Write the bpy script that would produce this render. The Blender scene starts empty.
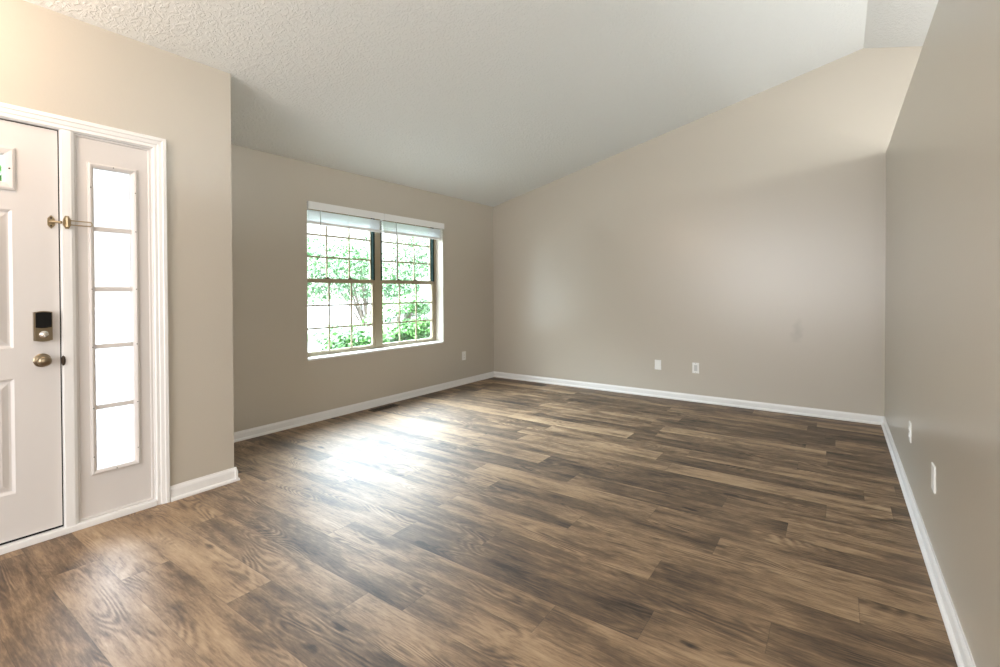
import bpy, bmesh, math, random
from mathutils import Vector, Matrix
random.seed(7)
C = bpy.context.scene.collection
SC = bpy.context.scene

# ------------------------------------------------------------------ camera
F_PX, YAW, PITCH, ROLL, SY = 479.017, 35.247, 0.647, -0.187, 36.864
cam_d = bpy.data.cameras.new('camera'); cam = bpy.data.objects.new('camera', cam_d); C.objects.link(cam)
cam_d.sensor_width = 36; cam_d.lens = F_PX / 1000 * 36; cam_d.shift_y = -SY / 1000
cam_d.clip_start = 0.02
a, t, r = (math.radians(v) for v in (YAW, PITCH, ROLL))
fw = Vector((-math.sin(a)*math.cos(t), math.cos(a)*math.cos(t), -math.sin(t)))
rt = Vector((math.cos(a), math.sin(a), 0)); up = rt.cross(fw)
rt2 = rt*math.cos(r) + up*math.sin(r); up2 = -rt*math.sin(r) + up*math.cos(r)
m = Matrix((rt2, up2, -fw)).transposed().to_4x4(); m.translation = (0, 0, 1.24)
cam.matrix_world = m
SC.camera = cam

# ------------------------------------------------------------------ world, sun, lamps, exposure
SC.view_settings.view_transform = 'Standard'; SC.view_settings.look = 'None'
SC.view_settings.gamma = 1; SC.view_settings.use_curve_mapping = False
SC.view_settings.exposure = 0.8
SC.cycles.max_bounces = 14; SC.cycles.diffuse_bounces = 8; SC.cycles.glossy_bounces = 5
SC.cycles.transparent_max_bounces = 16
SC.cycles.sample_clamp_indirect = 6
SC.cycles.use_denoising = True
w = bpy.data.worlds.new('world'); SC.world = w; w.use_nodes = True
nt = w.node_tree; bg = nt.nodes['Background']
tc = nt.nodes.new('ShaderNodeTexCoord'); sp = nt.nodes.new('ShaderNodeSeparateXYZ'); cr = nt.nodes.new('ShaderNodeValToRGB')
mr = nt.nodes.new('ShaderNodeMapRange'); mr.inputs['From Min'].default_value = -0.2; mr.inputs['From Max'].default_value = 1
nt.links.new(tc.outputs['Generated'], sp.inputs[0]); nt.links.new(sp.outputs['Z'], mr.inputs['Value']); nt.links.new(mr.outputs[0], cr.inputs[0])
# overcast sky: dim near the horizon, bright overhead
ce = cr.color_ramp.elements
ce[0].color = (0.085, 0.088, 0.088, 1); ce[0].position = 0.30
ce[1].color = (0.84, 0.93, 1.0, 1); ce[1].position = 0.60
nt.links.new(cr.outputs[0], bg.inputs[0]); bg.inputs[1].default_value = 21.0

def light(name, kind, loc, power, col, size=0.2, rot=(0, 0, 0), size_y=None):
    d = bpy.data.lights.new(name, kind); o = bpy.data.objects.new(name, d); C.objects.link(o)
    o.location = loc; o.rotation_euler = rot; d.energy = power; d.color = col
    if kind == 'AREA':
        d.size = size
        if size_y: d.shape = 'RECTANGLE'; d.size_y = size_y
    elif kind == 'POINT': d.shadow_soft_size = size
    return o
def sun_dir(o, v): o.rotation_euler = Vector(v).to_track_quat('-Z', 'Y').to_euler()
sun = light('sun', 'SUN', (-10, 3, 8), 16.0, (0.62, 0.80, 1.0)); sun.data.angle = math.radians(64)
sun_dir(sun, (0.68, 0.03, -0.74))
# added fill panel behind the camera
light('rear_fill', 'AREA', (-1.2, -2.85, 1.6), 105, (0.98, 0.98, 1.0), 3.4, (math.radians(90), 0, 0), 2.2)
# added fill past the end of the partial-height wall, brightens the window wall
light('side_fill', 'AREA', (3.55, -0.9, 1.5), 48, (1.0, 0.94, 0.88), 2.2, (0, math.radians(90), 0), 2.8)
# added fill shining over the partial-height wall onto window wall and ceiling
hi = light('high_fill', 'AREA', (2.35, 3.0, 2.74), 34, (0.95, 1.0, 0.98), 0.35, (0, math.radians(82), 0), 1.8)
# foyer ceiling lamp (warm), just left of the frame
light('foyer_lamp', 'POINT', (-2.75, 0.05, 2.45), 16, (1.0, 0.72, 0.52), 0.12)
# lamps of the room beyond the partial-height wall
light('kitchen_lamp', 'POINT', (2.0, 4.3, 2.30), 36, (0.97, 0.97, 1.0), 0.12)
light('kitchen_lamp', 'POINT', (1.35, 4.6, 2.07), 14, (0.97, 0.97, 1.0), 0.05)
for nm, loc, sx, sy in (('portal_front', (-4.27, 3.585, 1.3), 1.5, 1.9), ('portal_side', (-3.42, 0.93, 1.1), 1.7, 0.22)):
    o = light(nm, 'AREA', loc, 1, (1, 1, 1), sx, (0, math.radians(-90), 0), sy); o.data.cycles.is_portal = True

# ------------------------------------------------------------------ materials
def mat(name, base=(.8, .8, .8), rough=.5, metal=0, spec=.5):
    m = bpy.data.materials.new(name); m.use_nodes = True
    b = m.node_tree.nodes['Principled BSDF']
    b.inputs['Base Color'].default_value = (*base, 1); b.inputs['Roughness'].default_value = rough
    b.inputs['Metallic'].default_value = metal; b.inputs['Specular IOR Level'].default_value = spec
    return m
def N(m, typ, **kw):
    n = m.node_tree.nodes.new(typ)
    for k, v in kw.items(): setattr(n, k, v)
    return n
def L(m, a, b): m.node_tree.links.new(a, b)
def noise_bump(m, scale, dist, detail=3, strength=.5, rough=.5):
    b = m.node_tree.nodes['Principled BSDF']
    tc = N(m, 'ShaderNodeTexCoord'); n = N(m, 'ShaderNodeTexNoise'); bp = N(m, 'ShaderNodeBump')
    n.inputs['Scale'].default_value = scale; n.inputs['Detail'].default_value = detail; n.inputs['Roughness'].default_value = rough
    bp.inputs['Strength'].default_value = strength; bp.inputs['Distance'].default_value = dist
    L(m, tc.outputs['Object'], n.inputs['Vector']); L(m, n.outputs['Fac'], bp.inputs['Height']); L(m, bp.outputs[0], b.inputs['Normal'])
    return n, bp
def tint_noise(m, c0, c1, scale, detail=3):
    b = m.node_tree.nodes['Principled BSDF']
    tc = N(m, 'ShaderNodeTexCoord'); n = N(m, 'ShaderNodeTexNoise'); r = N(m, 'ShaderNodeValToRGB')
    n.inputs['Scale'].default_value = scale; n.inputs['Detail'].default_value = detail
    r.color_ramp.elements[0].color = (*c0, 1); r.color_ramp.elements[0].position = .35
    r.color_ramp.elements[1].color = (*c1, 1); r.color_ramp.elements[1].position = .65
    L(m, tc.outputs['Object'], n.inputs['Vector']); L(m, n.outputs['Fac'], r.inputs[0]); L(m, r.outputs[0], b.inputs['Base Color'])
    return r

PAINT = (0.482, 0.443, 0.377)
M = {}
def paint(name):
    m = mat(name, PAINT, .29, 0, .75); noise_bump(m, 90, .0006, 4, .6)
    return m
M['paint'] = paint('greige_wall_paint')
# the back wall has one faint scuff
m = M['paint_scuffed'] = paint('greige_wall_paint_scuffed')
tc = N(m, 'ShaderNodeTexCoord'); mp = N(m, 'ShaderNodeMapping'); ln = N(m, 'ShaderNodeVectorMath', operation='LENGTH')
mp.inputs['Rotation'].default_value = (0, math.radians(-8), 0)
mp.inputs['Location'].default_value = (.33*9 + .83*1.0, -5.621, -.83*5.0)
mp.inputs['Scale'].default_value = (9, 1, 5)
nz = N(m, 'ShaderNodeTexNoise'); nz.inputs['Scale'].default_value = 14
sub = N(m, 'ShaderNodeVectorMath', operation='SUBTRACT'); sub.inputs[1].default_value = (-.335, 5.621, .83)
scl = N(m, 'ShaderNodeVectorMath', operation='MULTIPLY'); scl.inputs[1].default_value = (16, 1, 7)
m.node_tree.nodes.remove(mp)
L(m, tc.outputs['Object'], sub.inputs[0]); L(m, sub.outputs[0], scl.inputs[0]); L(m, scl.outputs[0], ln.inputs[0]); L(m, tc.outputs['Object'], nz.inputs['Vector'])
ad = N(m, 'ShaderNodeMath', operation='MULTIPLY_ADD'); ad.inputs[1].default_value = 1.2; L(m, nz.outputs['Fac'], ad.inputs[0]); L(m, ln.outputs['Value'], ad.inputs[2])
mr = N(m, 'ShaderNodeMapRange'); mr.inputs['From Min'].default_value = .7; mr.inputs['From Max'].default_value = 1.6
mx = N(m, 'ShaderNodeMix', data_type='RGBA'); mx.inputs['A'].default_value = (*[c*.83 for c in PAINT], 1); mx.inputs['B'].default_value = (*PAINT, 1)
L(m, ad.outputs[0], mr.inputs['Value']); L(m, mr.outputs[0], mx.inputs['Factor']); L(m, mx.outputs['Result'], m.node_tree.nodes['Principled BSDF'].inputs['Base Color'])

# ceiling: stomped texture
m = M['ceiling'] = mat('stomp_textured_ceiling', (.765, .79, .775), .85, 0, .3)
tc = N(m, 'ShaderNodeTexCoord'); n1 = N(m, 'ShaderNodeTexNoise'); n1.inputs['Scale'].default_value = 26; n1.inputs['Detail'].default_value = 5; n1.inputs['Distortion'].default_value = 1.6
r1 = N(m, 'ShaderNodeValToRGB'); r1.color_ramp.elements[0].position = .46; r1.color_ramp.elements[1].position = .60
bp = N(m, 'ShaderNodeBump'); bp.inputs['Strength'].default_value = .55; bp.inputs['Distance'].default_value = .0045
L(m, tc.outputs['Object'], n1.inputs['Vector']); L(m, n1.outputs['Fac'], r1.inputs[0]); L(m, r1.outputs[0], bp.inputs['Height']); L(m, bp.outputs[0], m.node_tree.nodes['Principled BSDF'].inputs['Normal'])

M['trim'] = mat('white_semigloss_trim', (.76, .755, .745), .35)
noise_bump(M['trim'], 40, .0004, 2, .3)
M['door'] = mat('white_door_paint', (.62, .592, .572), .38); noise_bump(M['door'], 60, .0003, 3, .4)
M['vinyl'] = mat('white_blind_vinyl', (.78, .79, .79), .4); noise_bump(M['vinyl'], 50, .0002)
M['bronze_frame'] = mat('tan_window_frame', (.30, .25, .165), .45); noise_bump(M['bronze_frame'], 80, .0003)
M['dark_track'] = mat('dark_green_window_track', (.010, .022, .019), .9, 0, .1); noise_bump(M['dark_track'], 60, .0003)
M['plate'] = mat('white_cover_plate', (.82, .82, .80), .35); noise_bump(M['plate'], 200, .0001)
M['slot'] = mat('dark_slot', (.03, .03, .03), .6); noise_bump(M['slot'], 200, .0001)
M['nickel'] = mat('antique_nickel', (.27, .215, .145), .28, 1); noise_bump(M['nickel'], 120, .0003)
M['brass'] = mat('worn_brass', (.42, .33, .21), .28, 1); noise_bump(M['brass'], 120, .0003)
M['black'] = mat('black_plastic', (.004, .004, .004), .35, 0, .2); noise_bump(M['black'], 150, .0002)
M['vent'] = mat('dark_bronze_register', (.045, .03, .018), .5, .3); noise_bump(M['vent'], 100, .0003)
M['cord'] = mat('white_cord', (.7, .7, .7), .6); noise_bump(M['cord'], 400, .0002)
m = M['wand'] = mat('clear_wand_plastic', (.75, .77, .77), .2); m.node_tree.nodes['Principled BSDF'].inputs['Transmission Weight'].default_value = .35
noise_bump(m, 100, .0001)
m = M['glass'] = bpy.data.materials.new('window_glass'); m.use_nodes = True
for n in list(m.node_tree.nodes): m.node_tree.nodes.remove(n)
out = N(m, 'ShaderNodeOutputMaterial'); tr = N(m, 'ShaderNodeBsdfTransparent'); gl = N(m, 'ShaderNodeBsdfGlossy'); fr = N(m, 'ShaderNodeLayerWeight'); fr.inputs['Blend'].default_value = .5; pw = N(m, 'ShaderNodeMath', operation='POWER'); pw.inputs[1].default_value = 5; ml = N(m, 'ShaderNodeMath', operation='MULTIPLY_ADD'); ml.inputs[1].default_value = .95; ml.inputs[2].default_value = .04; mxs = N(m, 'ShaderNodeMixShader')
gl.inputs['Roughness'].default_value = .02; tr.inputs['Color'].default_value = (.95, .97, .96, 1)
L(m, fr.outputs['Facing'], pw.inputs[0]); L(m, pw.outputs[0], ml.inputs[0]); L(m, ml.outputs[0], mxs.inputs[0]); L(m, tr.outputs[0], mxs.inputs[1]); L(m, gl.outputs[0], mxs.inputs[2]); L(m, mxs.outputs[0], out.inputs[0])
M['concrete'] = mat('grey_asphalt', (.5, .5, .5), .9); tint_noise(M['concrete'], (.085, .085, .08), (.13, .13, .125), 1.2)
def leafmat(name, c0, c1):
    m = mat(name, c0, .6); tint_noise(m, c0, c1, 3, 4); return m
M['leaf'] = leafmat('green_leaves', (.015, .07, .012), (.07, .20, .03))
M['leaf_hazed'] = leafmat('haze_washed_leaves', (.05, .13, .06), (.14, .26, .11))  # haze and overexposure of the distant tree put into the leaf colour
M['bark'] = mat('bark', (.08, .06, .045), .9); tint_noise(M['bark'], (.12, .10, .08), (.22, .18, .15), 12)
M['siding'] = mat('exterior_siding', (.6, .6, .58), .8); tint_noise(M['siding'], (.55, .55, .53), (.62, .62, .6), 5)

# wood planks
m = M['wood'] = mat('oak_vinyl_planks', (.25, .17, .1), .36, 0, .75)
b = m.node_tree.nodes['Principled BSDF']
uv = N(m, 'ShaderNodeUVMap', uv_map='UVMap'); uj = N(m, 'ShaderNodeUVMap', uv_map='joint'); at = N(m, 'ShaderNodeAttribute', attribute_name='tone')
def mapped(sx, sy, rot=0):
    q = N(m, 'ShaderNodeMapping'); q.inputs['Scale'].default_value = (sx, sy, 1); L(m, uv.outputs[0], q.inputs['Vector']); return q.outputs[0]
def nz(vec, scale, detail=3, dist=0, rough=.5):
    q = N(m, 'ShaderNodeTexNoise'); q.inputs['Scale'].default_value = scale; q.inputs['Detail'].default_value = detail
    q.inputs['Distortion'].default_value = dist; q.inputs['Roughness'].default_value = rough; L(m, vec, q.inputs['Vector']); return q.outputs['Fac']
def math2(op, a, b_, clamp=False):
    q = N(m, 'ShaderNodeMath', operation=op); q.use_clamp = clamp
    for i, v in enumerate((a, b_)):
        if v is None: continue
        if isinstance(v, (int, float)): q.inputs[i].default_value = v
        else: L(m, v, q.inputs[i])
    return q.outputs[0]
def maprange(v, a0, a1, b0, b1):
    q = N(m, 'ShaderNodeMapRange')
    for k, x in zip(('From Min', 'From Max', 'To Min', 'To Max'), (a0, a1, b0, b1)): q.inputs[k].default_value = x
    L(m, v, q.inputs['Value']); return q.outputs[0]
broad = nz(mapped(1.5, 13), 1.0, 7, .6, .62)          # long streaks
blot = nz(mapped(2.5, 5.5), 1.0, 6, .5, .58)          # blotches
fine = nz(mapped(14, 120), 1.0, 6, .4, .7)           # pores
# cathedral grain: contour lines of a stretched field
field = nz(mapped(1.3, 6.5), 1.0, 1.0, .2, .4)
wv = math2('SINE', math2('MULTIPLY', math2('ADD', field, math2('MULTIPLY', fine, .01)), 150.0), None)
wmask = maprange(nz(mapped(1.7, 5.0), 1.3, 1, 0), .50, .66, 0, 1)
# knots
vo = N(m, 'ShaderNodeTexVoronoi', feature='F1'); vo.inputs['Scale'].default_value = 1.0; vo.inputs['Randomness'].default_value = 1
wob = N(m, 'ShaderNodeVectorMath', operation='MULTIPLY_ADD')
wn = N(m, 'ShaderNodeTexNoise'); wn.inputs['Scale'].default_value = 14; L(m, uv.outputs[0], wn.inputs['Vector'])
L(m, wn.outputs['Color'], wob.inputs[0]); wob.inputs[1].default_value = (.16, .16, 0); L(m, mapped(2.1, 6.4), wob.inputs[2]); L(m, wob.outputs[0], vo.inputs['Vector'])
knot = maprange(vo.outputs['Distance'], .02, .115, 1, 0)
ksel = maprange(nz(mapped(.9, 1.7), 1.0, 0), .46, .54, 0, 1)
knot = math2('MULTIPLY', knot, ksel)
v = math2('ADD', math2('MULTIPLY', broad, .80), math2('MULTIPLY', blot, .70))
v = math2('ADD', v, math2('MULTIPLY', fine, .62))
v = math2('ADD', v, math2('MULTIPLY', math2('MULTIPLY', wv, wmask), .10))
v = math2('ADD', v, math2('MULTIPLY', math2('SUBTRACT', at.outputs['Fac'], .5), .38))
v = math2('SUBTRACT', v, math2('MULTIPLY', knot, .50))
rp = N(m, 'ShaderNodeValToRGB'); e = rp.color_ramp.elements
WOOD_A, WOOD_B, WOOD_C, WOOD_D = (.022, .012, .006), (.125, .076, .041), (.29, .188, .105), (.44, .31, .185)
e[0].position = .0; e[0].color = (*WOOD_A, 1); e[1].position = 1; e[1].color = (*WOOD_D, 1)
q = e.new(.36); q.color = (*WOOD_B, 1); q = e.new(.66); q.color = (*WOOD_C, 1)
L(m, maprange(v, .76, 1.44, 0, 1), rp.inputs[0])
sv = N(m, 'ShaderNodeSeparateXYZ'); L(m, uj.outputs[0], sv.inputs[0])
uvs = N(m, 'ShaderNodeSeparateXYZ'); L(m, uv.outputs[0], uvs.inputs[0])
vloc = math2('MODULO', uvs.outputs['Y'], 1.0)
seam = math2('MINIMUM', sv.outputs['X'], sv.outputs['Y'])
sm = maprange(seam, .0006, .0018, .62, 1)
mixc = N(m, 'ShaderNodeMix', data_type='RGBA', blend_type='MULTIPLY'); mixc.inputs['Factor'].default_value = 1
L(m, rp.outputs[0], mixc.inputs['A']); L(m, sm, mixc.inputs['B']); L(m, mixc.outputs['Result'], b.inputs['Base Color'])
L(m, maprange(v, .6, 1.3, .60, .50), b.inputs['Roughness'])
bp = N(m, 'ShaderNodeBump'); bp.inputs['Strength'].default_value = .25; bp.inputs['Distance'].default_value = .001
L(m, math2('ADD', fine, math2('MULTIPLY', sm, .8)), bp.inputs['Height']); L(m, bp.outputs[0], b.inputs['Normal'])

# ------------------------------------------------------------------ mesh helpers
def add_box(bm, x0, x1, y0, y1, z0, z1, bev=0):
    vs = [bm.verts.new((x, y, z)) for x in (x0, x1) for y in (y0, y1) for z in (z0, z1)]
    fs = [bm.faces.new([vs[i] for i in f]) for f in ((0, 1, 3, 2), (4, 6, 7, 5), (0, 4, 5, 1), (2, 3, 7, 6), (0, 2, 6, 4), (1, 5, 7, 3))]
    if bev:
        es = list({e for f in fs for e in f.edges})
        bmesh.ops.bevel(bm, geom=es, offset=bev, segments=2, affect='EDGES', clamp_overlap=True)
    return bm
def prism(bm, poly, fn0, fn1):
    """poly of 2-tuples; fn0/fn1 map a tuple to a 3-D point at either end"""
    A = [bm.verts.new(fn0(p)) for p in poly]; B = [bm.verts.new(fn1(p)) for p in poly]
    n = len(poly)
    bm.faces.new(A); bm.faces.new(B[::-1])
    for i in range(n): bm.faces.new((A[i], B[i], B[(i+1) % n], A[(i+1) % n]))
def holed(bm, xf, xb, y0, y1, z0, z1, holes):
    """slab normal to x with rectangular holes (ya, yb, za, zb); front at xf"""
    ys = sorted({y0, y1, *[h[0] for h in holes], *[h[1] for h in holes]}); zs = sorted({z0, z1, *[h[2] for h in holes], *[h[3] for h in holes]})
    ys = [y for y in ys if y0 <= y <= y1]; zs = [z for z in zs if z0 <= z <= z1]
    def solid(i, j):
        if not (0 <= i < len(ys)-1 and 0 <= j < len(zs)-1): return False
        cy, cz = (ys[i]+ys[i+1])/2, (zs[j]+zs[j+1])/2
        return not any(h[0] < cy < h[1] and h[2] < cz < h[3] for h in holes)
    cache = {}
    def V(x, y, z):
        k = (x, y, z)
        if k not in cache: cache[k] = bm.verts.new(k)
        return cache[k]
    for i in range(len(ys)-1):
        for j in range(len(zs)-1):
            if not solid(i, j): continue
            ya, yb, za, zb = ys[i], ys[i+1], zs[j], zs[j+1]
            bm.faces.new((V(xf, ya, za), V(xf, yb, za), V(xf, yb, zb), V(xf, ya, zb)))
            bm.faces.new((V(xb, ya, za), V(xb, ya, zb), V(xb, yb, zb), V(xb, yb, za)))
            if not solid(i-1, j): bm.faces.new((V(xf, ya, za), V(xf, ya, zb), V(xb, ya, zb), V(xb, ya, za)))
            if not solid(i+1, j): bm.faces.new((V(xf, yb, za), V(xb, yb, za), V(xb, yb, zb), V(xf, yb, zb)))
            if not solid(i, j-1): bm.faces.new((V(xf, ya, za), V(xb, ya, za), V(xb, yb, za), V(xf, yb, za)))
            if not solid(i, j+1): bm.faces.new((V(xf, ya, zb), V(xf, yb, zb), V(xb, yb, zb), V(xb, ya, zb)))
def rings(bm, X, y0, y1, z0, z1, prof, cap=True):
    """concentric rectangles on the plane x=X: prof = [(inset, proud)...]"""
    prev = None
    for ins, d in prof:
        cur = [bm.verts.new((X+d, y, z)) for y, z in ((y0+ins, z0+ins), (y1-ins, z0+ins), (y1-ins, z1-ins), (y0+ins, z1-ins))]
        if prev:
            for i in range(4): bm.faces.new((prev[i], prev[(i+1) % 4], cur[(i+1) % 4], cur[i]))
        prev = cur
    if cap: bm.faces.new(prev)
def tube(bm, pts, rad, seg=12, cap=True):
    pts = [Vector(p) for p in pts]; R = rad if isinstance(rad, (list, tuple)) else [rad]*len(pts)
    prev = None; ref = None; first = None
    for i, p in enumerate(pts):
        d = ((pts[min(i+1, len(pts)-1)] - p).normalized() + (p - pts[max(i-1, 0)]).normalized()).normalized()
        if ref is None: ref = Vector((0, 0, 1)) if abs(d.z) < .9 else Vector((1, 0, 0))
        u = (ref - d*ref.dot(d)).normalized(); ref = u; v = d.cross(u)
        cur = [bm.verts.new(p + (u*math.cos(2*math.pi*k/seg) + v*math.sin(2*math.pi*k/seg))*R[i]) for k in range(seg)]
        if prev:
            for k in range(seg): bm.faces.new((prev[k], prev[(k+1) % seg], cur[(k+1) % seg], cur[k]))
        else: first = cur
        prev = cur
    if cap: bm.faces.new(first[::-1]); bm.faces.new(prev)
def lathe_x(bm, X, y, z, prof, seg=28, sy=1, sz=1):
    """surface of revolution about the x axis through (y,z): prof = [(dx, radius)...]"""
    prev = None
    for dx, rr in prof:
        cur = [bm.verts.new((X+dx, y+sy*rr*math.cos(2*math.pi*k/seg), z+sz*rr*math.sin(2*math.pi*k/seg))) for k in range(seg)]
        if prev:
            for k in range(seg): bm.faces.new((prev[k], prev[(k+1) % seg], cur[(k+1) % seg], cur[k]))
        else: bm.faces.new(cur[::-1])
        prev = cur
    bm.faces.new(prev)
def obj(name, bm, m, parent=None, smooth=False, label=None):
    bmesh.ops.remove_doubles(bm, verts=bm.verts, dist=1e-6)
    bmesh.ops.recalc_face_normals(bm, faces=bm.faces)
    if parent is not None:
        bmesh.ops.translate(bm, verts=bm.verts, vec=-world_loc(parent))
    me = bpy.data.meshes.new(name); bm.to_mesh(me); bm.free(); me.materials.append(m)
    if smooth:
        for p in me.polygons: p.use_smooth = True
        me.set_sharp_from_angle(angle=math.radians(40))
    o = bpy.data.objects.new(name, me); C.objects.link(o); o.parent = parent
    if label: o['label'] = label
    return o
def world_loc(o):
    v = Vector(o.location)
    while o.parent: o = o.parent; v += Vector(o.location)
    return v
def empty(name, loc, label, cat=None, group=None, kind=None):
    o = bpy.data.objects.new(name, None); C.objects.link(o); o.location = loc; o.empty_display_size = .1
    o['label'] = label
    if cat: o['category'] = cat
    if group: o['group'] = group
    if kind: o['kind'] = kind
    return o
def struct(name, bm, m, label, smooth=False):
    o = obj(name, bm, m, None, smooth); o['kind'] = 'structure'; o['label'] = label
    return o
B = bmesh.new

# ------------------------------------------------------------------ room shell
XW, XD, XH, YB, YC = -4.086, -3.243, 0.351, 5.621, 1.552
XP, ZP, S1, S2 = 0.178, 3.49, 0.2418, 0.243
def ceil_z(x): return ZP - S1*(XP-x) if x < XP else ZP - S2*(x-XP)
YR, XR = -3.0, 3.7
TW = 0.2

# floor, plank by plank
PW, P0 = 0.186, 0.728
known = {5: (-.579, -1.85), 10: (-.842,), 9: (-.48, -1.81), 7: (-.662,), 12: (-.54,), 4: (-.906,), 2: (-1.578,), 1: (-1.984,), -1: (-2.80,), 17: (-.23,), 15: (.13,), 11: (-.214,), 13: (-.052,), 6: (-1.42, -.2), 8: (-1.15,), 3: (-2.6,), 0: (-1.3,)}
tones = {(10, 0): .72, (10, 1): .42, (12, 0): .2, (12, 1): .55, (5, 1): .12, (5, 2): .78, (5, 0): .6, (9, 1): .35, (9, 2): .7, (9, 0): .6, (7, 0): .7, (7, 1): .42, (4, 0): .55, (4, 1): .55,
         (1, 0): .85, (1, 1): .35, (-1, 0): .5, (-1, 1): .8, (15, 0): .25, (15, 1): .6, (13, 0): .22, (13, 1): .55, (11, 0): .4, (11, 1): .66, (17, 0): .2, (17, 1): .5, (2, 0): .5, (2, 1): .62}
bm = B(); tone = bm.faces.layers.float.new('tone_tmp')
uvl = bm.loops.layers.uv.new('UVMap'); ujl = bm.loops.layers.uv.new('joint')
xa, xb_ = XW-.01, XR+.05
k = int(math.floor((YR-P0)/PW))
tvals = []
while P0+k*PW < YB+.05:
    y0, y1 = max(P0+k*PW, YR-.05), min(P0+(k+1)*PW, YB+.05)
    js = sorted(known.get(k, (random.uniform(-2, -.8),)))
    if len(js) == 2 and js[1]-js[0] < .9: js = [js[1]]
    base = js[-1] if len(js) == 1 else js[0]
    cuts = [base + 1.22*i for i in range(-6, 7)]
    if len(js) == 2: cuts = [c for c in cuts if abs(c-js[1]) > .15] + [js[1]]
    cuts = sorted(c for c in cuts if xa < c < xb_)
    edges = [xa] + cuts + [xb_]
    ref = cuts.index(min(cuts, key=lambda c: abs(c-js[0])))
    for i in range(len(edges)-1):
        x0, x1 = edges[i], edges[i+1]
        # index relative to known joint: 0 = plank ending at js[0]
        tn = tones.get((k, i-ref))
        if tn is None: tn = min(1, max(0, random.gauss(.48, .2)))
        sgn = random.choice((-1, 1)); off = (random.uniform(0, 60), random.uniform(0, 60))
        vs = [bm.verts.new(p) for p in ((x0, y0, 0), (x1, y0, 0), (x1, y1, 0), (x0, y1, 0))]
        f = bm.faces.new(vs); f[tone] = tn; tvals.append(tn)
        for lp in f.loops:
            co = lp.vert.co; lp[uvl].uv = (sgn*co.x+off[0], co.y-y0+off[1])
        # edge distances are set on an inner grid so that the interpolated minimum is exact
        cx = (x0+x1)/2; 
        for lp in f.loops: lp[ujl].uv = (0, 0)
    k += 1
# seam distance: subdivide each plank into a frame ring (2.5 mm) and a field
fs = list(bm.faces)
for f in fs:
    tn = f[tone]
    (x0, y0), (x1, y1) = f.verts[0].co.xy, f.verts[2].co.xy
    uv0 = {(round(lp.vert.co.x, 5), round(lp.vert.co.y, 5)): lp[uvl].uv.copy() for lp in f.loops}
    A = f.loops[0][uvl].uv.copy(); sg = 1 if f.loops[1][uvl].uv.x > A.x else -1
    d = .0025
    ins = [bm.verts.new(p) for p in ((x0+d, y0+d, 0), (x1-d, y0+d, 0), (x1-d, y1-d, 0), (x0+d, y1-d, 0))]
    o = list(f.verts); bm.faces.remove(f)
    quads = [ins] + [[o[i], o[(i+1) % 4], ins[(i+1) % 4], ins[i]] for i in range(4)]
    for qd in quads:
        nf = bm.faces.new(qd); nf[tone] = tn
        for lp in nf.loops:
            co = lp.vert.co; lp[uvl].uv = (A.x+sg*(co.x-x0), A.y+co.y-y0)
            e_ = d if lp.vert in ins else 0.0
            lp[ujl].uv = (e_, e_)
me = bpy.data.meshes.new('floor')
tl = [f[tone] for f in bm.faces]
bm.faces.layers.float.remove(tone); bm.to_mesh(me); bm.free()
at_ = me.attributes.new('tone', 'FLOAT', 'FACE'); at_.data.foreach_set('value', tl)
me.materials.append(M['wood'])
fl = bpy.data.objects.new('floor', me); C.objects.link(fl); fl['kind'] = 'structure'; fl['label'] = 'brown oak plank floor of the whole room'
sld = fl.modifiers.new('thickness', 'SOLIDIFY'); sld.thickness = .03; sld.offset = -1

# ceiling
bm = B(); TC = .12; xl, xr = -4.4, XR+.25
prism(bm, [(xl, ceil_z(xl)), (XP, ZP), (xr, ceil_z(xr)), (xr, ceil_z(xr)+TC), (XP, ZP+TC), (xl, ceil_z(xl)+TC)], lambda p: (p[0], YR-.2, p[1]), lambda p: (p[0], YB+.2, p[1]))
struct('ceiling', bm, M['ceiling'], 'white stomp-textured vaulted ceiling')

# window wall (left), opening for the double window
WY0, WY1, WZ0, WZ1 = 2.64, 4.535, .600, 2.095
def wall_x(name, xf, xb, y0, y1, holes, label, mm=None, zt=None):
    bm = B(); zt = zt or min(ceil_z(xf), ceil_z(xb)) - .0005
    holed(bm, xf, xb, y0, y1, -.03, zt, holes)
    # wedge up to the slope
    if ceil_z(xf) - zt > .002:
        prism(bm, [(xf, zt), (xb, zt), (xf, ceil_z(xf))], lambda p: (p[0], y0, p[1]), lambda p: (p[0], y1, p[1]))
    return struct(name, bm, mm or M['paint'], label)
wall_x('wall_left', XW, XW-TW, YC, YB, [(WY0, WY1, WZ0, WZ1)], 'greige wall with the double window')
DY0, DY1, DZ1 = -.215, 1.134, 2.078
wall_x('wall_entry', XD, XD-.18, YR, YC, [(DY0-.02, DY1-.004, -.03, DZ1+.004)], 'greige entry wall with the front door and sidelight')
bm = B(); prism(bm, [(XD-.18, -.03), (XW-TW, -.03), (XW-TW, ceil_z(XW-TW)), (XD-.18, ceil_z(XD-.18))], lambda p: (p[0], YC-.12, p[1]), lambda p: (p[0], YC, p[1]))
struct('wall_jog', bm, M['paint'], 'short return between the entry wall and window wall')
bm = B(); gp = [(XW-TW, -.03), (XR+.15, -.03), (XR+.15, ceil_z(XR+.15)), (XP, ZP), (XW-TW, ceil_z(XW-TW))]
prism(bm, gp, lambda p: (p[0], YB, p[1]), lambda p: (p[0], YB+.15, p[1]))
struct('wall_back', bm, M['paint_scuffed'], 'greige gable-end back wall under the vaulted ceiling')
bm = B(); prism(bm, gp, lambda p: (p[0], YR-.15, p[1]), lambda p: (p[0], YR, p[1]))
struct('wall_rear', bm, M['paint'], 'greige wall behind the camera')
bm = B(); add_box(bm, XH, XH+.12, 1.0, YB, -.03, 2.50)
struct('wall_right', bm, M['paint'], 'greige partial-height wall along the right side')
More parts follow.
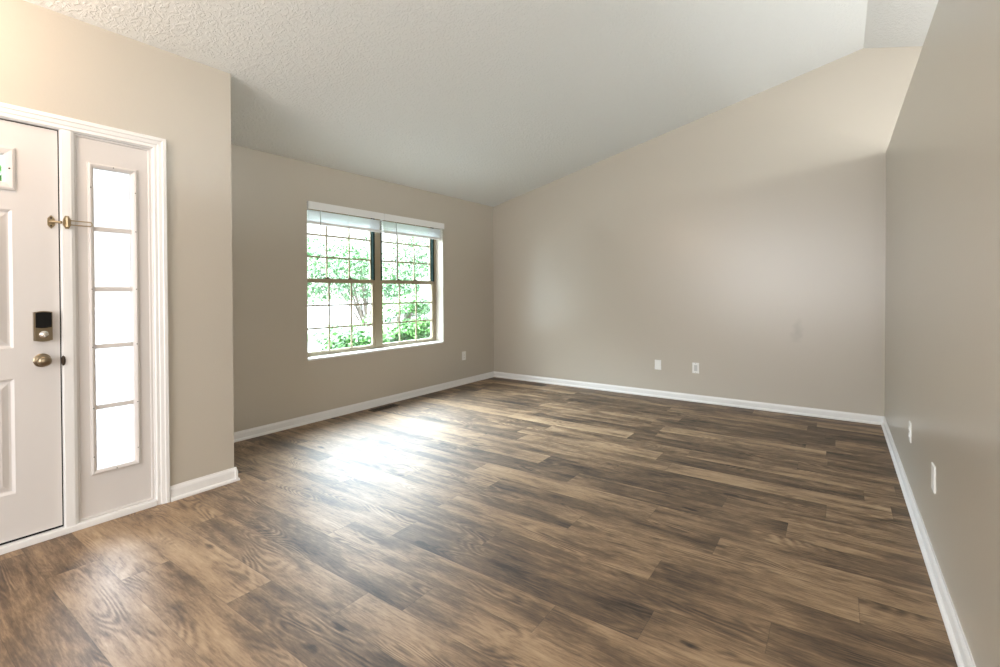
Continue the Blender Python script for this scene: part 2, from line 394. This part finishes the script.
bm = B(); add_box(bm, XR, XR+.15, YR, YB, -.03, ceil_z(XR+.15)); struct('wall_far_right', bm, M['paint'], 'greige wall of the room beyond the partial-height wall')

# baseboards
def bprof(s=1): return [(0, 0), (.026, 0), (.026, .008), (.0235, .015), (.018, .0195), (.013, .0205), (.013, .056*s), (.010, .066*s), (.006, .072*s), (.005, .078*s), (0, .078*s)]
def base_x(name, X, sgn, y0, y1, label, s=1):      # along y, proud towards sgn*x
    bm = B(); prism(bm, bprof(s), lambda p: (X+sgn*p[0], y0, p[1]), lambda p: (X+sgn*p[0], y1, p[1])); return struct(name, bm, M['trim'], label)
base_x('baseboard_left', XW, 1, YC+.002, YB-.0005, 'white baseboard under the window')
base_x('baseboard_entry', XD, 1, 1.178, YC+.013, 'short white baseboard right of the front door', 1.12)
base_x('baseboard_right', XH, -1, 1.0, YB-.0005, 'white baseboard of the partial-height wall')
bm = B(); prism(bm, bprof(), lambda p: (XW+.001, YB-p[0], p[1]), lambda p: (XH-.001, YB-p[0], p[1])); struct('baseboard_back', bm, M['trim'], 'white baseboard along the back wall')
bm = B(); prism(bm, bprof(1.12), lambda p: (XW+.02, YC+p[0], p[1]), lambda p: (XD+.024, YC+p[0], p[1])); struct('baseboard_jog', bm, M['trim'], 'white baseboard on the short return beside the entry wall')

# ------------------------------------------------------------------ window_1 : two double-hung units
win = empty('window_1', (XW-.12, (WY0+WY1)/2, WZ0), 'tan-framed double window with white blinds over it', None, None, 'structure')
XF = XW-.125                       # room face of the frame
bm = B()
yc = 3.592
holes = [(WY0+.030, yc-.040, WZ0+.022, WZ1-.03), (yc+.040, WY1-.030, WZ0+.022, WZ1-.03)]
holed(bm, XF, XF-.07, WY0, WY1, WZ0, WZ1, holes)
obj('window_frame', bm, M['bronze_frame'], win)
bm = B()                            # dark side tracks in front of the upper sashes
for (h0, h1, _, _) in holes:
    add_box(bm, XF-.0002-.040, XF-.0002, h1-.022, h1, 1.366, WZ1-.03)
    add_box(bm, XF-.0002-.040, XF-.0002, h0, h0+.022, 1.366, WZ1-.03)
obj('sash_track', bm, M['dark_track'], win, label='dark vertical tracks beside the upper sashes')
bm = B(); add_box(bm, XF, XW+.010, WY0+.001, WY1-.001, WZ0-.014, WZ0+.006, .003)
obj('window_sill', bm, M['trim'], win, label='white sill board')
GX0, GX1 = 0, 0
def sash(y0, y1, z0, z1, xf, name, rb, rt_, bot_label=None):
    s = .030; gy0, gy1, gz0, gz1 = y0+s, y1-s, z0+rb, z1-rt_
    bm = B(); holed(bm, xf, xf-.028, y0, y1, z0, z1, [(gy0, gy1, gz0, gz1)])
    o = obj(name, bm, M['bronze_frame'], win)
    bm = B()
    for i in (1, 2):
        yy = gy0+(gy1-gy0)*i/3; add_box(bm, xf-.020, xf-.010, yy-.0085, yy+.0085, gz0, gz1)
        zz = gz0+(gz1-gz0)*i/3; add_box(bm, xf-.0195, xf-.0105, gy0, gy1, zz-.0085, zz+.0085)
    obj('muntin_grid', bm, M['bronze_frame'], o)
    bm = B(); add_box(bm, xf-.017, xf-.013, gy0-.002, gy1+.002, gz0-.002, gz1+.002); obj('glass_pane', bm, M['glass'], o)
    return o
for (h0, h1, z0, z1) in holes:
    sash(h0, h1, 1.340, z1, XF-.040, 'upper_sash', .03, .035)
    lo = sash(h0+.001, h1-.001, z0, 1.372, XF-.006, 'lower_sash', .028, .042)
    for i in (1, 2):
        yy = h0+.03+(h1-h0-.06)*i/3-.01
        bm = B(); add_box(bm, XF-.034, XF-.010, yy-.028, yy+.028, 1.3722, 1.380, .002); add_box(bm, XF-.030, XF-.014, yy-.012, yy+.012, 1.380, 1.390, .003)
        obj('sash_lock', bm, M['vent'], lo)

# ------------------------------------------------------------------ blinds, raised
def blind(y0, y1, wand_y, label, dz=0):
    t = empty('window_blind', (XW-.02, (y0+y1)/2, 1.885), label, 'blind', 'raised blinds over the double window')
    bm = B(); add_box(bm, XW-.045, XW-.002, y0+.004, y1-.004, 2.035, 2.09); obj('headrail', bm, M['vinyl'], t)
    bm = B(); add_box(bm, XW+.020, XW+.030, y0, y1, 2.022, 2.094, .003)
    for ye in (y0, y1-.006):
        add_box(bm, XW-.03, XW+.0205, ye, ye+.006, 2.023, 2.093)
    obj('valance', bm, M['vinyl'], t)
    bm = B(); zz = 1.916
    for i in range(11):                     # stacked slats, each a shallow crowned strip
        j = random.uniform(-.005, .005)
        pr = [(-.044, 0), (-.020, .003), (.002, .001), (.006, -.0012), (.005, -.0028), (.0, -.001), (-.020, .0012), (-.044, -.0015)]
        prism(bm, pr, lambda p: (XW+p[0]+j, y0+.012, zz+p[1]), lambda p: (XW+p[0]+j, y1-.012, zz+p[1]))
        zz += .0098
    obj('slat_stack', bm, M['vinyl'], t)
    bm = B(); add_box(bm, XW-.045, XW+.008, y0+.012, y1-.012, 1.889, 1.911, .004); obj('bottom_rail', bm, M['vinyl'], t)
    for fy in (.16, .5, .84):
        yy = y0+(y1-y0)*fy
        bm = B(); tube(bm, [(XW+.009, yy, 1.890), (XW+.009, yy, 2.03)], .0012, 6); obj('ladder_cord', bm, M['vinyl'], t)
    bm = B(); tube(bm, [(XW+.014, wand_y, 2.03), (XW+.014, wand_y, 1.99), (XW+.013, wand_y, 1.372)], [.002, .0045, .0048], 6); obj('tilt_wand', bm, M['wand'], t)
    return t
blind(WY0+.003, 3.555, 2.775, 'raised white mini blind over the left half of the window')
blind(3.560, WY1-.002, 3.745, 'raised white mini blind over the right half of the window')

# ------------------------------------------------------------------ front door + sidelight
door = empty('door_1', (XD-.012, .70, 0), 'white panelled front door with small top lights', None, None, 'structure')
XS = XD-.012
ya0, ya1 = DY0+.004, .7005
colR, colL = (.300, .532), (-.045, .187)
panels = []
lights = []
for (c0, c1) in (colR, colL):
    lights.append((c0+.035, c1-.026, 1.772, 1.900))
    panels += [(c0, c1, .972, 1.640), (c0, c1, .268, .824)]
bm = B()
holed(bm, XS, XS-.042, ya0, ya1, .046, 2.064, lights+panels)
for p in panels:
    rings(bm, XS, *p, [(0, 0), (.012, -.009), (.020, -.009), (.045, -.001), (.050, -.001)])
    rings(bm, XS-.042, *p, [(0, 0), (.02, .008)])
slab = obj('door_slab', bm, M['door'], door)
for l in lights:
    bm = B(); e_ = .040
    rings(bm, XS, l[0]-e_, l[1]+e_, l[2]-e_, l[3]+e_, [(0, 0), (.002, .008), (.012, .012), (.022, .010), (.036, .006), (.041, -.004), (.041, -.02)], cap=False)
    fr_ = obj('light_frame', bm, M['door'], door)
    bm = B(); add_box(bm, XS-.022, XS-.018, l[0], l[1], l[2], l[3]); obj('glass_pane', bm, M['glass'], fr_)
    bm = B(); lathe_x(bm, XS+.0085, l[1]+.018, (l[2]+l[3])/2, [(0, .004), (.0025, .004), (.003, .001)], 10); obj('screw_plug', bm, M['vent'], fr_)
# knob
bm = B(); lathe_x(bm, XS, .632, .902, [(0, .034), (.004, .034), (.008, .030), (.010, .018)], 32); rose = obj('door_knob', bm, M['nickel'], door, True)
bm = B(); lathe_x(bm, XS, .632, .902, [(.008, .012), (.026, .012), (.032, .020), (.042, .0265), (.052, .0265), (.060, .021), (.063, .012), (.064, .002)], 32); obj('knob_ball', bm, M['nickel'], rose, True)
# keypad dead bolt, inside housing
y0, y1, z0, z1 = .600, .668, 1.003, 1.143
def rounded_rect(y0, y1, z0, z1, top=.006, n=6):
    pts = []
    for i in range(n+1): u = i/n; pts.append((y0+(y1-y0)*u, z1 + top*math.sin(math.pi*u)))
    for i in range(n+1): u = i/n; pts.append((y1-(y1-y0)*u, z0 - top*math.sin(math.pi*u)))
    return pts
bm = B(); prism(bm, rounded_rect(y0, y1, z0, z1), lambda p: (XS, *p), lambda p: (XS+.028, *p)); bmesh.ops.bevel(bm, geom=[e for e in bm.edges if all(v.co.x > XS+.02 for v in e.verts)], offset=.004, segments=2, affect='EDGES')
lock = obj('deadbolt', bm, M['nickel'], door, label='antique nickel lock housing with black cover')
bm = B(); prism(bm, rounded_rect(y0+.004, y1-.004, z0+.065, z1-.003, .004), lambda p: (XS+.0275, *p), lambda p: (XS+.031, *p)); obj('battery_cover', bm, M['black'], lock)
bm = B(); lathe_x(bm, XS+.028, .634, 1.032, [(0, .019), (.006, .018), (.009, .012)], 24); add_box(bm, XS+.034, XS+.050, .630, .638, 1.018, 1.046, .003); obj('thumb_turn', bm, mat('satin_silver_turn', (.75, .72, .68), .25, 1), lock, True)
# guard catch on the door
bm = B(); 
pp = [(.672+.020*math.cos(k*math.pi/3+math.pi/6)*.8, 1.598+.034*math.sin(k*math.pi/3+math.pi/6)) for k in range(6)]
prism(bm, pp, lambda p: (XS, *p), lambda p: (XS+.004, *p))
cat_ = obj('guard_catch', bm, M['brass'], door, label='brass catch plate of the swing-bar guard')
bm = B(); tube(bm, [(XS+.003, .668, 1.598), (XS+.022, .676, 1.598), (XS+.030, .700, 1.597)], [.006, .006, .005], 10)
bmesh.ops.create_uvsphere(bm, u_segments=14, v_segments=8, radius=.008, matrix=Matrix.Translation((XS+.031, .702, 1.597))); obj('catch_ball', bm, M['brass'], cat_, True)
for zz in (1.578, 1.618):
    bm = B(); lathe_x(bm, XS+.004, .672, zz, [(0, .0045), (.002, .004), (.0022, .001)], 10); obj('screw', bm, M['vent'], cat_)

# frame round both (trim_1) : casing, jambs, mullion post
tr1 = empty('trim_1', (XD, .45, 0), 'white moulded casing and jambs of the front door and sidelight', None, None, 'structure')
def casing(bm, y0, y1, zt, prof):
    prev = None
    path = lambda o: [(y0-o, .0), (y0-o, zt+o), (y1+o, zt+o), (y1+o, .0)]
    P = [[bm.verts.new((XD+d, y, z)) for y, z in path(o)] for o, d in prof]
    for a_, b_ in zip(P, P[1:]):
        for i in range(3): bm.faces.new((a_[i], a_[i+1], b_[i+1], b_[i]))
    for i in (0, 3): bm.faces.new([p[i] for p in P])
bm = B(); casing(bm, DY0+.002, DY1-.022, 2.0745, [(0, -.002), (0, .008), (.004, .011), (.018, .011), (.022, .015), (.040, .018), (.044, .022), (.060, .022), (.063, .019), (.063, -.002)])
obj('casing', bm, M['trim'], tr1)
bm = B(); holed(bm, XD-.001, XD-.12, DY0-.018, DY1-.006, .001, DZ1, [(DY0, .7065, .001, 2.070), (.762, 1.106, .001, 2.070)])
obj('jamb', bm, M['trim'], tr1)
bm = B(); add_box(bm, XD-.0012, XD+.010, .709, .750, .028, 2.0735, .002); add_box(bm, XD-.0012, XD+.004, .750, .760, .028, 2.0735, .001); obj('mullion_post', bm, M['trim'], tr1)
bm = B(); add_box(bm, XD-.06, XD-.056, DY0, .705, .035, 2.07); 
bm.free()
# strike bump
bm = B(); lathe_x(bm, XD+.006, .7085, .893, [(0, .020), (.008, .018), (.012, .010)], 18, sy=.45, sz=1.3); obj('strike_plate', bm, M['vent'], tr1, True)
# weatherstrip: dark line round the door slab
bm = B(); holed(bm, XS-.007, XS-.040, ya0-.003, .7065, .0345, 2.070, [(ya0-.0002, ya1+.0002, .0458, 2.0642)])
obj('weatherstrip', bm, M['black'], tr1, label='dark rubber seal in the gap round the door')
# threshold
bm = B(); add_box(bm, XD-.11, XD+.016, DY0-.02, 1.112, 0, .034, .004); o = struct('trim_2', bm, M['trim'], 'white threshold strip under the front door and sidelight')

# sidelight
sl = empty('window_2', (XD-.016, .93, .036), 'tall white sidelight window of five panes beside the front door', None, None, 'structure')
XL = XD-.016; gy0, gy1, gz0, gz1 = .842, 1.016, .285, 1.910
bm = B(); holed(bm, XL, XL-.042, .7625, 1.1055, .036, 2.0695, [(gy0, gy1, gz0, gz1)]); rings(bm, XL, .7625, 1.1055, .0345, 2.0695, [(0, .006), (.010, .006), (.014, .0)], cap=False)
obj('sidelight_panel', bm, M['door'], sl)
bm = B(); e_ = .024
rings(bm, XL, gy0-e_, gy1+e_, gz0-e_, gz1+e_, [(0, 0), (.002, .009), (.010, .013), (.018, .010), (.026, .004), (.028, -.02)], cap=False)
lf = obj('light_frame', bm, M['door'], sl)
for zz in (1.582, 1.258, .948, .620):
    bm = B(); add_box(bm, XL-.014, XL-.002, gy0, gy1, zz-.012, zz+.012, .003); obj('glazing_bar', bm, M['door'], sl)
mg = M['glass'].copy(); mg.name = 'dimming_glass'  # grey tint added to dim the light through the sidelight, no real film
[n for n in mg.node_tree.nodes if n.type == 'BSDF_TRANSPARENT'][0].inputs['Color'].default_value = (.68, .68, .68, 1)
bm = B(); add_box(bm, XL-.022, XL-.018, gy0-.001, gy1+.001, gz0-.001, gz1+.001); obj('glass_pane', bm, mg, sl)
for yy, zs in ((gy0-.012, (1.80, 1.258, .948, .62, .36)), (gy1+.012, (1.80, 1.582, 1.258, .948, .62, .36))):
    for zz in zs:
        bm = B(); lathe_x(bm, XL+.010, yy, zz, [(0, .0032), (.003, .003), (.0035, .001)], 8); obj('screw_plug', bm, M['vent'], lf)
for zz in (gz0-.012, gz1+.012):
    bm = B(); lathe_x(bm, XL+.010, (gy0+gy1)/2, zz, [(0, .0032), (.003, .003), (.0035, .001)], 8); obj('screw_plug', bm, M['vent'], lf)

# swing-bar guard on the post
g = empty('door_guard', (XD+.010, .728, 1.600), 'brass swing-bar door guard on the white post beside the door', 'door guard')
bm = B(); pp = [(.728+.017*math.cos(k*math.pi/4+math.pi/8), 1.600+.036*math.sin(k*math.pi/4+math.pi/8)) for k in range(8)]
prism(bm, pp, lambda p: (XD+.0101, *p), lambda p: (XD+.0145, *p)); obj('mounting_plate', bm, M['brass'], g)
bm = B(); tube(bm, [(XD+.024, .728, 1.576), (XD+.024, .728, 1.624)], .0055, 12); add_box(bm, XD+.0145, XD+.024, .722, .734, 1.580, 1.589); add_box(bm, XD+.0145, XD+.024, .722, .734, 1.611, 1.620); obj('hinge_barrel', bm, M['brass'], g, True)
bm = B(); pts = [(XD+.026, .730, 1.609)] + [(XD+.026, .818+.008*math.sin(u), 1.598+.011*math.cos(u)) for u in [i*math.pi/6 for i in range(7)]] + [(XD+.026, .730, 1.587)]
tube(bm, pts, .0028, 8); obj('swing_bar', bm, M['brass'], g, True)

# ------------------------------------------------------------------ wall plates
def plate(kind, face, c, z, wd, ht, label):
    """face: '+x' on the window wall, '-x' on the right wall, '-y' on the back wall; c = coordinate along the wall"""
    pos = {'+x': (XW, c, z), '-x': (XH, c, z), '-y': (c, YB, z)}[face]
    cat = {'outlet': 'outlet', 'blank': 'wall plate', 'rocker': 'wall plate'}[kind]
    t = bpy.data.objects.new('outlet' if kind == 'outlet' else 'wall_plate', None); C.objects.link(t); t.location = pos; t.empty_display_size = .05
    t['label'] = label; t['category'] = cat; t['group'] = 'white plates low on the walls'
    rot = {'+x': 0, '-x': math.pi, '-y': -math.pi/2}[face]; t.rotation_euler = (0, 0, rot)
    def part(name, bm, mm, parent=None, smooth=False):
        bmesh.ops.recalc_face_normals(bm, faces=bm.faces); me = bpy.data.meshes.new(name); bm.to_mesh(me); bm.free(); me.materials.append(mm)
        o = bpy.data.objects.new(name, me); C.objects.link(o); o.parent = parent or t; return o
    bm = B(); rings(bm, 0, -wd/2, wd/2, -ht/2, ht/2, [(0, 0), (0, .003), (.003, .006)]); part('cover_plate', bm, M['plate'])
    if kind == 'outlet':
        for s in (-1, 1):
            bm = B(); lathe_x(bm, .0058, 0, s*.0195, [(0, .0165), (.0035, .0162), (.004, .015)], 20, 1, .85); rc = part('receptacle', bm, M['plate'])
            bm = B()
            for yy, hh in ((-.006, .008), (.006, .007)): add_box(bm, .0097, .0101, yy-.001, yy+.001, s*.0195-hh/2+.002, s*.0195+hh/2+.002)
            add_box(bm, .0097, .0101, -.002, .002, s*.0195-.009, s*.0195-.006); part('slot', bm, M['slot'], rc)
        bm = B(); lathe_x(bm, .006, 0, 0, [(0, .0025), (.001, .002)], 10); part('screw', bm, M['slot'])
    elif kind == 'rocker':
        bm = B(); rings(bm, .0062, -.0165, .0165, -.033, .033, [(0, 0), (0, .002), (.003, .003)]); part('rocker', bm, mat('grey_rocker', (.55, .55, .54), .4))
        for s in (-1, 1):
            bm = B(); lathe_x(bm, .006, 0, s*ht*.42, [(0, .0025), (.001, .002)], 10); part('screw', bm, M['slot'])
    else:
        for s in (-1, 1):
            bm = B(); lathe_x(bm, .006, 0, s*ht*.3, [(0, .0025), (.001, .002)], 10); part('screw', bm, M['plate'])
    return t
plate('outlet', '+x', 4.94, .380, .076, .115, 'white outlet under the right side of the window')
plate('blank', '-y', -1.717, .376, .075, .115, 'plain white plate low on the back wall, the one nearer the window')
plate('rocker', '-y', -1.298, .376, .072, .118, 'white plate with a grey insert low on the back wall')
plate('outlet', '-x', 3.70, .402, .072, .115, 'white outlet low on the right wall, nearer the back corner')
plate('blank', '-x', 2.846, .404, .078, .118, 'plain white plate low on the right wall, nearer the camera')

# ------------------------------------------------------------------ floor register
t = empty('floor_register', (-3.955, 3.45, 0), 'dark bronze floor register under the window', 'floor vent')
bm = B(); x0, x1, y0, y1 = -4.000, -3.905, 3.27, 3.62
add_box(bm, x0, x1, y0, y0+.018, .0003, .005, .001); add_box(bm, x0, x1, y1-.018, y1, .0003, .005, .001); add_box(bm, x0, x0+.016, y0+.018, y1-.018, .0003, .005); add_box(bm, x1-.016, x1, y0+.018, y1-.018, .0003, .005)
obj('frame', bm, M['vent'], t)
bm = B()
for i in range(26):
    yy = y0+.022+i*(y1-y0-.044)/25; add_box(bm, x0+.016, x1-.016, yy-.002, yy+.002, .0005, .0042)
add_box(bm, (x0+x1)/2-.003, (x0+x1)/2+.003, y0+.018, y1-.018, .0006, .0046)
obj('louvre', bm, M['vent'], t)
bm = B(); add_box(bm, x0+.014, x1-.014, y0+.016, y1-.016, .0002, .0006); obj('duct_shadow_plate', bm, M['slot'], t)  # dark sheet under the louvres, stands in for shade inside the duct
bpy.data.objects['duct_shadow_plate'].name = 'duct_shade'

# ------------------------------------------------------------------ outdoors
bm = B(); add_box(bm, -6.2, XD-.181, -2.6, 1.42, 2.60, 2.72)  # unseen roof and posts, added to keep sun and sky off the sidelight
add_box(bm, -6.18, -6.06, 1.26, 1.38, -.2, 2.6); add_box(bm, -6.18, -6.06, -2.58, -2.46, -.2, 2.6)
struct('porch_light_blocker', bm, M['siding'], 'unseen roof added outside the front door to block sun and sky')
bm = B(); add_box(bm, -60, XW-TW-.001, -40, 60, -.35, -.20); struct('ground', bm, M['concrete'], 'grey paved ground outside the window')
def leaves(bm, c, rad, n, size, droop=.5, direction=(0, 0, 0)):
    for _ in range(n):
        while True:
            p = Vector([random.uniform(-1, 1) for _ in range(3)])
            if .25 < p.length < 1: break
        p = Vector((p.x*rad[0], p.y*rad[1], p.z*rad[2])) + Vector(c)
        d = Vector((random.uniform(-1, 1), random.uniform(-1, 1), random.uniform(-1, .3)*droop)) + Vector(direction); d.normalize()
        s = d.cross(Vector((random.uniform(-.4, .4), random.uniform(-.4, .4), 1))).normalized()
        ln_ = size*random.uniform(.6, 1.3); wd = ln_*.28
        a_, b_, e_, f_ = p, p+d*ln_*.5+s*wd, p+d*ln_, p+d*ln_*.5-s*wd
        a_, b_, e_, f_ = [bm.verts.new(q) for q in (a_, b_, e_, f_)]
        bm.faces.new((a_, b_, e_)); bm.faces.new((a_, e_, f_))
def plant(name, base, clusters, n, size, label, cat, lm, direction=(0, 0, 0)):
    t = empty(name, base, label, cat, 'greenery outside the window')
    bm = B()
    for c, rad in clusters: leaves(bm, Vector(base)+Vector(c), rad, n, size, .6, direction)
    obj2 = bmesh_to(bm, 'foliage', lm, t)
    bm = B()
    for c, rad in clusters:
        b0 = Vector(base); e0 = b0+Vector(c); mid = (b0+e0)/2 + Vector((0, 0, .25*(e0-b0).length)); mid.x = b0.x*.6+e0.x*.4; mid.y = b0.y*.6+e0.y*.4
        tube(bm, [b0+Vector((0, 0, .0)), mid, e0], [.022, .012, .005], 6)
    bmesh_to(bm, 'branches' if name != 'tree' else 'trunk', M['bark'], t)
    return t
def bmesh_to(bm, name, mm, parent):
    bmesh.ops.translate(bm, verts=bm.verts, vec=-Vector(parent.location))
    me = bpy.data.meshes.new(name); bm.to_mesh(me); bm.free(); me.materials.append(mm)
    o = bpy.data.objects.new(name, me); C.objects.link(o); o.parent = parent; return o
cl = []
for i in range(64):
    yy = random.uniform(-1.4, 1.3); zz = random.uniform(.15, .75 + (yy+1.4)*.33)
    cl.append(((random.uniform(-.5, .5), yy, zz), (.34, .42, .10)))
plant('shrub', (-6.9, 6.4, -.2), cl, 260, .075, 'spreading bright green maple shrub right outside the window', 'shrub', M['leaf'], (0, -.8, -.35))
cl = [((random.uniform(-1, 1), random.uniform(-2.6, 2.4), random.uniform(1.1, 3.3)), (.9, .8, .35)) for i in range(44)]
plant('tree', (-13.5, 11.0, -.2), cl, 230, .14, 'haze-washed green tree farther off, seen through the left sashes', 'tree', M['leaf_hazed'], (0, 0, -.3))
cl = [((random.uniform(-.4, .4), random.uniform(-.45, .45), random.uniform(1.8, 3.0)), (.35, .3, .3)) for i in range(34)]
plant('tree', (-7.6, 1.05, -.2), cl, 160, .09, 'green tree seen through the small top light of the door', 'tree', M['leaf'], (0, 0, -.3))
